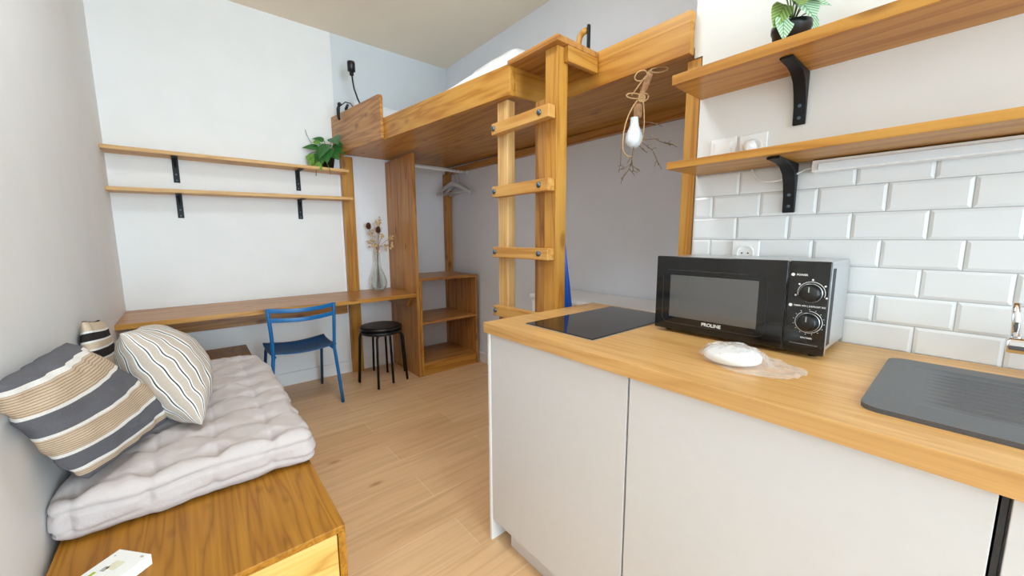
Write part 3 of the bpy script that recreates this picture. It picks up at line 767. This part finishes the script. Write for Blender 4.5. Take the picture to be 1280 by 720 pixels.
# deck: a height field with drainer hollow and ridges, rounded outline
def deck():
    mb = MB(); N, Mn = 150, 90
    x0, x1, y0, y1 = .922, 1.352, -.432, .104; r = .03
    def f(u, v):
        x = x0+(x1-x0)*u; y = y1+(y0-y1)*v
        # round the two corners at the drainer end
        for cx in (x0+r, x1-r):
            if y > y1-r and ((cx < 1.1 and x < cx) or (cx > 1.1 and x > cx)):
                dx, dy = x-cx, y-(y1-r); m = max(abs(dx), abs(dy)); L = math.hypot(dx, dy)
                if L > 1e-9: k = m/L; x, y = cx+dx*k, y1-r+dy*k
        z = .9085
        # hollow deepening towards the bowl
        ax = min(max((x-1.0)/.012, 0), 1)*min(max((1.30-x)/.012, 0), 1); ay = min(max((.055-y)/.06, 0), 1)
        slope = .0035+.0035*min(max((.055-y)/.45, 0), 1)
        z -= ax*ay*slope
        ridge = max(0, math.sin((x-1.01)/.027*2*PI))
        ar = min(max((x-1.02)/.01, 0), 1)*min(max((1.285-x)/.01, 0), 1)*min(max((.035-y)/.05, 0), 1)
        z += ar*.0045*ridge**.7
        return V((x, y, z))
    mb.grid(f, N, Mn)
    return mb
dk_ = deck().build('drainer', M['sink'], sk, smooth=True)
e = MB().prism([(x, y, .8996) for x, y in rim if y > -.45] , (0, 0, .0088)); e.build('rim', M['sink'], sk, bevel=.0015) if False else e.b.free()
lo, hi = [], []
edge = MB()
outl = [(.922, -.432)]+[(x, y) for x, y in rim[:7][::-1]]
# skirt under the drainer edge
ring = [( .922, -.432)]
r = .03
for cx, cy, a0, a1 in ((.952, .074, PI, PI/2), (1.322, .074, PI/2, 0)):
    for k in range(9):
        a = a0+(a1-a0)*k/8; ring.append((cx+r*math.cos(a), cy+r*math.sin(a)))
ring.append((1.352, -.432))
edge.loft([[(x, y, .8995) for x, y in ring], [(x, y, .9083) for x, y in ring]], closed=False)
edge.build('rim', M['sink'], sk, smooth=True)
bw = MB()
for a, b_, c, d in ((.922, .985, -.93, -.432), (1.345, 1.352, -.93, -.432), (.985, 1.345, -.93, -.845), (.985, 1.345, -.455, -.432)):
    bw.box(a, b_, c, d, .8997, .9085)
bw.box(.985, .99, -.845, -.455, .74, .9).box(1.34, 1.345, -.845, -.455, .74, .9).box(.99, 1.34, -.845, -.84, .74, .9).box(.99, 1.34, -.46, -.455, .74, .9).box(.985, 1.345, -.845, -.455, .735, .74)
bw.build('bowl', M['sink'], sk)

fc = thing('tap', (1.40, -.17, .9085), 'chrome kitchen mixer tap with rod lever at the back of the sink', 'tap')
MB().lathe((1.405, -.19, .9), [(.026, 0), (.026, .006), (.021, .01), (.021, .052)], 24).build('body', M['chrome'], fc, smooth=True)
MB().lathe((1.40, -.075, .972), [(.0005, 0), (.0185, .0), (.020, -.004), (.020, -.15), (.018, -.155), (.0005, -.155)], 24, 'y').build('cartridge', M['chrome'], fc, smooth=True)
MB().tube([(1.40, -.086, .985), (1.40, -.080, 1.066)], .0065, 14).build('lever', M['chrome'], fc, smooth=True)
MB().tube([(1.405, -.205, .985)]+bez((1.400, -.24, 1.02), (1.385, -.32, 1.06), (1.34, -.42, 1.065), 6)+bez((1.25, -.56, 1.065), (1.2, -.62, 1.06), (1.2, -.63, 1.02), 6), .0115, 14).build('spout', M['chrome'], fc, smooth=True)

# ------------------------------------------------------------------ microwave
mw = thing('microwave', (1.33, .44, .9), 'black and silver microwave oven with two knobs on the worktop', 'microwave')
MY0, MY1, MZ0, MZ1 = .212, .672, .911, 1.152
MB().box(1.232, 1.468, MY0+.006, MY1-.006, MZ0+.004, MZ1-.003).build('casing', M['silver'], mw, bevel=.004)
MB().box(1.214, 1.231, MY0+.001, MY1-.001, MZ0+.001, MZ1-.001).build('trim_frame', M['silver'], mw, bevel=.003)
MB().box(1.24, 1.28, MY0+.0035, MY0+.0058, MZ0+.02, MZ1-.02).build('side_recess', M['dark_gap'], mw)  # flat dark strip painted in for the shaded recess behind the trim
SP = .3005
dr = MB().box(1.204, 1.2135, SP+.001, MY1, MZ0, MZ1).build('door', M['black_gloss'], mw, bevel=.003)
MB().box(1.2034, 1.2038, .366, .622, .955, 1.092).build('window', M['window_glass'], dr)
# rounded bezel line round the window
def rrect(y0, y1, z0, z1, r, x, n=6):
    pts = []
    for cy, cz, a0 in ((y1-r, z1-r, 0), (y0+r, z1-r, PI/2), (y0+r, z0+r, PI), (y1-r, z0+r, 1.5*PI)):
        for k in range(n+1):
            a = a0+k/n*PI/2; pts.append((x, cy+r*math.cos(a), cz+r*math.sin(a)))
    return pts
q = rrect(.345, .646, .934, 1.108, .02, 1.2038); MB().tube(q+[q[0]], .0011, 6).build('bezel', M['black_plastic'], dr, smooth=True)
text('lettering', 'PROLINE', .0145, M['lettering'], dr, (1.2033, .487, .9435))
cp = MB().box(1.204, 1.2135, MY0, SP-.001, MZ0, MZ1).build('control_panel', M['black_gloss'], mw, bevel=.003)
marks = MB()
for zc, big, n, a0, a1 in ((1.0715, 0, 5, -.1*PI, 1.08*PI), (.996, 1, 15, -1.32*PI, .5*PI)):
    yc = .248
    kb = MB().lathe((1.2035, yc, zc), [(.0240, 0), (.0240, -.004), (.0215, -.008), (.020, -.024), (.018, -.0265), (.001, -.0265)], 32, 'x').build('knob', M['black_plastic'], mw, smooth=True)
    MB().lathe((1.2035, yc, zc), [(.0235, -.0042), (.0245, -.0046), (.0245, -.0055), (.0235, -.006)], 32, 'x', cap=False).build('knob_ring', M['silver'], kb, smooth=True)
    MB().box(1.1768, 1.1772, yc-.0012, yc+.0012, zc+.004, zc+.0175).build('pointer', M['print_grey'], kb)
    arc = []
    for k in range(25):
        a = a0+(a1-a0)*k/24; arc.append((1.2038, yc-.0285*math.cos(a), zc+.0285*math.sin(a)))
    marks.tube(arc, .0007, 5)
    for k in range(n):
        a = a0+(a1-a0)*k/(n-1); rr = .0325 if big else .0335
        marks.lathe((1.2039, yc-rr*math.cos(a), zc+rr*math.sin(a)), [(.0010 if big else .0024, 0), (.0010 if big else .0024, -.0003)], 10, 'x')
for zz in (1.1165, 1.0365): marks.lathe((1.2039, .2895, zz), [(.0042, 0), (.0042, -.0003)], 16, 'x')
marks.build('dial_marking', M['lettering'], cp)
text('lettering', 'POWER', .0068, M['lettering'], cp, (1.2036, .270, 1.1165))
text('lettering', 'TIMER MIN | DEFROST KG', .0058, M['lettering'], cp, (1.2036, .2495, 1.0365))
text('lettering', 'MIN.TIMER', .0052, M['lettering'], cp, (1.2036, .2500, .9535))
MB().box(1.2032, 1.2038, .225, .285, .936, .9366).build('panel_line', M['print_grey'], cp)
for y in (MY0+.03, MY1-.03):
    for x in (1.25, 1.44): MB().lathe((x, y, .8996), [(.011, 0), (.013, .013)], 14).build('foot', M['black_plastic'], mw)

# white disc in a clear bag
pk = thing('wrapped_disc', (1.04, .34, .9), 'round white plastic disc in a clear crumpled bag before the microwave', 'packet')
pcn = V((1.035, .362, .9005))
MB().lathe(pcn, [(.001, .004), (.058, .004), (.064, .009), (.064, .020), (.058, .027), (.03, .030), (.001, .030)], 40).build('disc', M['plug_white'], pk, smooth=True)
def bag(sgn):
    def f(u, v):
        a = 2*PI*v; r = .5*u
        ex = 1.0
        x = .088*u*math.cos(a); y = .115*u*math.sin(a)-.038*u
        rad = 1+.10*noise.noise(V((math.cos(a)*2, math.sin(a)*2, 3)))
        x *= rad; y *= rad
        dd = math.hypot(x, y)
        h = .036*max(0, 1-(dd/.085)**3)+.006*(1-u)+.014*max(0, noise.noise(V((x*40, y*40, 5))))*u*(1.3-u)*2
        cr = .004*noise.noise(V((x*70, y*70, 9)))
        z = (.003+h+cr*min(1, u*3)*(1-u**4)) if sgn > 0 else .0008
        return pcn+V((x, y, max(z, .0006)))
    return f
MB().grid(bag(1), 26, 60).build('bag', M['film'], pk, smooth=True, weld=.0003)

# ------------------------------------------------------------------ kitchen shelves
def bracket_k(parent, y, z, rch=.175, drop=.153):
    xw = KW-(.001 if z > 1.6 else .0092)
    # one bent bar: along the shelf, round the corner, down the wall
    prof = [(xw-rch, z), (xw-rch, z-.007), (xw-.11, z-.008), (xw-.072, z-.016), (xw-.042, z-.034), (xw-.024, z-.062), (xw-.013, z-.10), (xw-.009, z-drop), (xw, z-drop), (xw, z)]
    o = MB().prism([(x, y-.0165, zz) for x, zz in prof], (0, .033, 0)).build('bracket', M['black_steel'], parent, bevel=.0025)
    for zz, xx in ((z-drop+.02, xw-.0095), (z-drop+.055, xw-.0135)):
        MB().lathe((xx, y, zz), [(.0048, .004), (.0048, -.0022), (.001, -.003)], 12, 'x').build('screw', M['bolt'], o)
ku = thing('kitchen_shelf', (1.38, 0, 1.711), 'upper wooden kitchen shelf with a pale leafed plant on it', 'shelf')
MB().box(1.272, KW-.0005, -.95, .6875, 1.711, 1.7425).build('board', M['honey_y'], ku, bevel=.0015)
bracket_k(ku, .378, 1.710); bracket_k(ku, -.62, 1.710)
kl = thing('kitchen_shelf', (1.38, 0, 1.44), 'lower wooden kitchen shelf above the white tiles', 'shelf')
MB().box(1.262, KW-.0005, -.95, .6875, 1.4405, 1.4635).build('board', M['honey_y'], kl, bevel=.0015)
bracket_k(kl, .383, 1.4395, .19, .150); bracket_k(kl, -.62, 1.4395, .19, .150)

lb = thing('batten_light', (1.465, -.1, 1.42), 'long white strip light fixed under the lower kitchen shelf', 'light')
MB().box(1.437, KW-.0095, -.72, .326, 1.403, 1.437).build('housing', M['white'], lb, bevel=.003)
MB().box(1.432, 1.4365, -.70, .31, 1.407, 1.428).build('diffuser', M['bulb'], lb, bevel=.002)
MB().tube([(1.466, .326, 1.420), (1.464, .345, 1.418), (1.462, .37, 1.405)]+bez((1.455, .40, 1.392), (1.455, .45, 1.385), (1.466, .475, 1.402), 6)+bez((1.470, .485, 1.415), (1.472, .495, 1.43), (1.473, .498, 1.4395), 4), .0028, 8).build('cable', M['white'], lb, smooth=True)

def plate(y0, y1, z0, z1, xw): return MB().box(xw-.009, xw-.0005, y0, y1, z0, z1)
sw = thing('light_switch', (KW, .596, 1.49), 'white rocker light switch on the wall behind the lower kitchen shelf', 'switch')
plate(.553, .639, 1.4735, 1.5585, KW).build('frame', M['plug_white'], sw, bevel=.003)
MB().box(KW-.013, KW-.0095, .568, .624, 1.485, 1.545).build('rocker', M['plug_white'], sw, bevel=.002)
def socket(y, z, xw, lab):
    s = thing('power_socket', (xw, y, z-.042), lab, 'socket')
    plate(y-.042, y+.042, z-.042, z+.042, xw).build('frame', M['plug_white'], s, bevel=.003)
    MB().lathe((xw-.009, y, z), [(.028, 0), (.028, -.0035), (.0235, -.0035), (.0225, -.0004), (.001, -.0003)], 32, 'x', cap=False).build('well', M['plug_white'], s)
    return s
socket(.502, 1.514, KW, 'white socket with a plug in it above the lower kitchen shelf')
pg = thing('plug', (KW-.03, .506, 1.51), 'white plug pushed into the socket behind the kitchen shelf', 'plug')
MB().lathe((KW-.010, .506, 1.512), [(.020, 0), (.020, -.016), (.014, -.026), (.008, -.030), (.001, -.030)], 24, 'x').build('plug_body', M['plug_white'], pg, smooth=True)
MB().tube(bez((KW-.034, .506, 1.512), (KW-.050, .510, 1.50), (KW-.045, .50, 1.466), 6), .0028, 8).build('cable', M['white'], pg, smooth=True)
ls = socket(.498, 1.158, KW-.0082, 'white wall socket on the tiles behind the microwave')
hl = MB()
for y in (.4885, .5075): hl.lathe((KW-.0177, y, 1.158), [(.0028, 0), (.0028, -.0008)], 12, 'x')
hl.build('socket_hole', M['dark_gap'], ls)

# pale leafed plant on the upper kitchen shelf
p2 = V((1.37, .388, 1.7427))
k2 = thing('potted_plant', p2, 'pale green veined leafy plant in a black pot on the upper kitchen shelf', 'plant')
MB().lathe(p2, [(.039, .001), (.0465, .050), (.049, .053), (.049, .067), (.045, .067), (.044, .056)], 30).build('pot', M['black_plastic'], k2, smooth=True)
MB().lathe(p2, [(.0435, .052), (.043, .058), (.001, .060)], 20).build('soil', M['soil'], k2, smooth=True)
t2 = p2+U_*.062
l1, l2, v2 = MB(), MB(), MB()
def a2(r, u, f): return t2+R_*r+U_*u+F_*f
for i, (p, dd, L, W, m) in enumerate([((-.03, .055, .01), (-.55, -.75, .35), .085, .030, 'o'), ((.0, .055, .025), (.15, -.75, .6), .075, .040, 'p'), ((.03, .06, .01), (.9, -.15, .3), .06, .030, 'p'),
        ((-.045, .010, .03), (-.12, -1, .3), .06, .027, 'p'), ((.05, .04, .0), (.15, -1, .2), .085, .018, 'p'), ((-.03, .075, .01), (-.5, -.1, .8), .07, .034, 'o'), ((.015, .08, 0), (.3, .0, .8), .07, .036, 'p'),
        ((-.02, .06, .03), (-.2, -.6, .8), .065, .032, 'o'), ((.02, .075, .03), (.5, -.5, .7), .06, .032, 'p'), ((.0, .10, -.02), (.6, .5, .2), .07, .032, 'p'), ((0, .10, .03), (-.1, -.4, .9), .07, .036, 'o')]):
    b_ = a2(*p); v2.tube(bez(t2, (t2+b_)/2+U_*.02, b_, 5), .0018, 6)
    leaf(l1 if m == 'p' else l2, b_, R_*dd[0]+U_*dd[1]+F_*dd[2], F_*.8+U_*.6, L, W, .15, .35)
l1.build('foliage', M['leaf_pale'], k2); l2.build('olive_foliage', M['leaf_olive'], k2); v2.build('stem', M['vine'], k2, smooth=True)

# ------------------------------------------------------------------ hanging bulb with stick and twine
hk = V((1.452, .905, 1.872))
pb = thing('hanging_bulb', hk, 'white bulb hung on a twine wrapped stick under the loft bed rail', 'lamp')
def h(px_r, u, f=0.0): return hk+R_*px_r+U_*u+F_*(f+.012)
MB().tube([h(.025, -.008), h(.012, -.04), h(-.008, -.095), h(-.018, -.135)], [.013, .013, .011, .010], 12).build('stick', M['bark'], pb, smooth=True)
MB().lathe(h(-.022, -.182), [(.0165, 0), (.0165, .045), (.014, .05)], 20).build('lamp_socket', M['bark'], pb, smooth=True)
bc = h(-.034, -.265)
prof = [(.001, -.034), (.013, -.032), (.024, -.025), (.032, -.010), (.034, .004), (.031, .020), (.024, .037), (.018, .052), (.016, .062), (.016, .083)]
blb = MB().lathe(bc, prof, 28).build('bulb', M['bulb'], pb, smooth=True)
rp = MB()
def loop(c, rx, rz, n=14, tilt=0): return [h(c[0]+rx*math.cos(2*PI*k/n)*math.cos(tilt)-rz*math.sin(2*PI*k/n)*math.sin(tilt), c[1]+rx*math.cos(2*PI*k/n)*math.sin(tilt)+rz*math.sin(2*PI*k/n)*math.cos(tilt), .016) for k in range(n+1)]
rp.tube(loop((.05, -.008), .035, .010, tilt=.12), .0026, 7)
rp.tube(loop((-.02, -.03), .026, .018, tilt=.5), .0026, 7)
rp.tube(loop((-.045, -.105), .030, .010, tilt=-.1), .0026, 7)
rp.tube(loop((-.005, -.11), .018, .014, tilt=.3), .0026, 7)
rp.tube([h(.0, -.03, .016), h(-.03, -.07, .016), h(-.055, -.105, .016)], .0026, 7)
for k in range(4): rp.tube(loop((-.013, -.105-.006*k), .013, .003), .003, 6)
rp.tube(bez(h(-.03, -.12, .015), h(-.085, -.19, .02), h(-.083, -.285, .015), 8)+bez(h(-.083, -.30, .015), h(-.075, -.34, .01), h(-.04, -.335, .01), 6), .0028, 7)
rp.tube(bez(h(-.012, -.13, .03), h(-.0, -.24, .045), h(-.02, -.30, .04), 8), .0020, 7)
rp.build('twine', M['rope'], pb, smooth=True)
def twig(a, b_, r=.0015, forks=3):
    tw = MB(); a, b_ = V(a), V(b_); mid = (a+b_)/2+V([random.uniform(-.008, .008) for _ in range(3)])
    tw.tube(bez(a, mid, b_, 5), r, 5)
    for k in range(forks):
        t = random.uniform(.45, .9); p = a.lerp(b_, t)
        q = p+(b_-a)*random.uniform(.2, .4)+V([random.uniform(-.016, .016) for _ in range(3)])
        tw.tube([p, (p+q)/2+V((0, 0, .003)), q], r*.75, 5)
    tw.build('twig', M['twig'], pb, smooth=True)
twig(h(-.02, -.20, .01), h(.055, -.208, .01)); twig(h(-.01, -.27, .01), h(.07, -.262, 0), forks=1)
twig(h(-.015, -.275, .01), h(.045, -.31, 0)); twig(h(-.02, -.285, .01), h(.02, -.32, .01), forks=1)
twig(h(-.035, -.285, .01), h(-.045, -.37, .01), .0022, 4); twig(h(-.045, -.36, .01), h(-.085, -.385, .01)); twig(h(-.045, -.365, .01), h(-.01, -.385, 0)); twig(h(-.045, -.37, .01), h(-.08, -.42, 0)); twig(h(-.05, -.385, .01), h(-.03, -.40, 0))
twig(h(-.085, -.30, .0), h(-.085, -.37, .0), .0012, 2)
twig(h(.045, -.312, 0), h(.075, -.365, -.01)); twig(h(.055, -.265, 0), h(.13, -.285, -.01))

# ------------------------------------------------------------------ low white cabinet and blue pole behind the worktop
lc = thing('low_cabinet', (1.92, 1.36, 0), 'low white cabinet against the alcove wall behind the worktop', 'cabinet')
MB().box(1.74, RW-.016, .86, 1.86, .05, .815).build('body', M['white'], lc, bevel=.003)
MB().box(1.725, RW-.016, .85, 1.87, .8155, .838).build('top', M['white'], lc, bevel=.003)
MB().box(1.77, RW-.03, .89, 1.83, 0, .049).build('plinth', M['white'], lc)
bp = MB().tube([(1.475, 1.285, .0), (1.465, 1.288, .45), (1.455, 1.292, .88), (1.449, 1.297, 1.0), (1.442, 1.302, 1.12), (1.437, 1.306, 1.225)], [.024, .024, .021, .015, .008, .003], 16).build('pole', M['pole_blue'], None, smooth=True, loc=(1.475, 1.285, 0))
tag(bp, 'bright blue tapering pole standing behind the worktop beside the ladder', 'pole')

# ------------------------------------------------------------------ light
def area(name, loc, rot, sx, sy, power, color=(1, 1, 1)):
    l = bpy.data.lights.new(name, 'AREA'); l.shape = 'RECTANGLE'; l.size = sx; l.size_y = sy; l.energy = power; l.color = color
    o = bpy.data.objects.new(name, l); o.location = loc; o.rotation_euler = rot; col.objects.link(o); return o
area('window_daylight', ((WX0+WX1)/2, Y0-.02, (WZ0+WZ1)/2), (PI/2, 0, 0), WX1-WX0-.1, WZ1-WZ0-.1, 112, (.66, .87, 1.03))
ceil_l = bpy.data.lights.new('ceiling_fill', 'AREA'); ceil_l.shape = 'DISK'; ceil_l.size = .5; ceil_l.energy = 13; ceil_l.color = (.84, .92, .97)
clo = bpy.data.objects.new('ceiling_fill', ceil_l); clo.location = (.45, 1.3, CEIL-.03); col.objects.link(clo)  # unseen fill light added under the ceiling to even out the room
w = bpy.data.worlds.new('sky'); sc.world = w; w.use_nodes = True
w.node_tree.nodes['Background'].inputs[0].default_value = (.66, .87, 1.03, 1); w.node_tree.nodes['Background'].inputs[1].default_value = 2.0

# ------------------------------------------------------------------ camera
f, yaw, pitch, roll = 478.0994, .698351, .1321257, -.0043716
cy, sy, cp, sp_ = math.cos(yaw), math.sin(yaw), math.cos(pitch), math.sin(pitch)
fw = V((sy*cp, cy*cp, -sp_)); rt = V((cy, -sy, 0)); up = rt.cross(fw)
r2 = rt*math.cos(roll)+up*math.sin(roll); u2 = -rt*math.sin(roll)+up*math.cos(roll)
cam = bpy.data.cameras.new('camera'); cam.sensor_width = 36; cam.lens = f*36/1280; cam.clip_start = .02
co = bpy.data.objects.new('camera', cam)
mw_ = Matrix((r2, u2, -fw)).transposed().to_4x4(); mw_.translation = (0, 0, 1.216); co.matrix_world = mw_
col.objects.link(co); sc.camera = co

sc.view_settings.view_transform = 'Standard'; sc.view_settings.look = 'None'; sc.view_settings.gamma = 1
sc.view_settings.use_curve_mapping = False; sc.view_settings.exposure = 0.52
sc.cycles.max_bounces = 14; sc.cycles.diffuse_bounces = 8; sc.cycles.transparent_max_bounces = 12
sc.cycles.use_denoising = True; sc.cycles.sample_clamp_indirect = 6
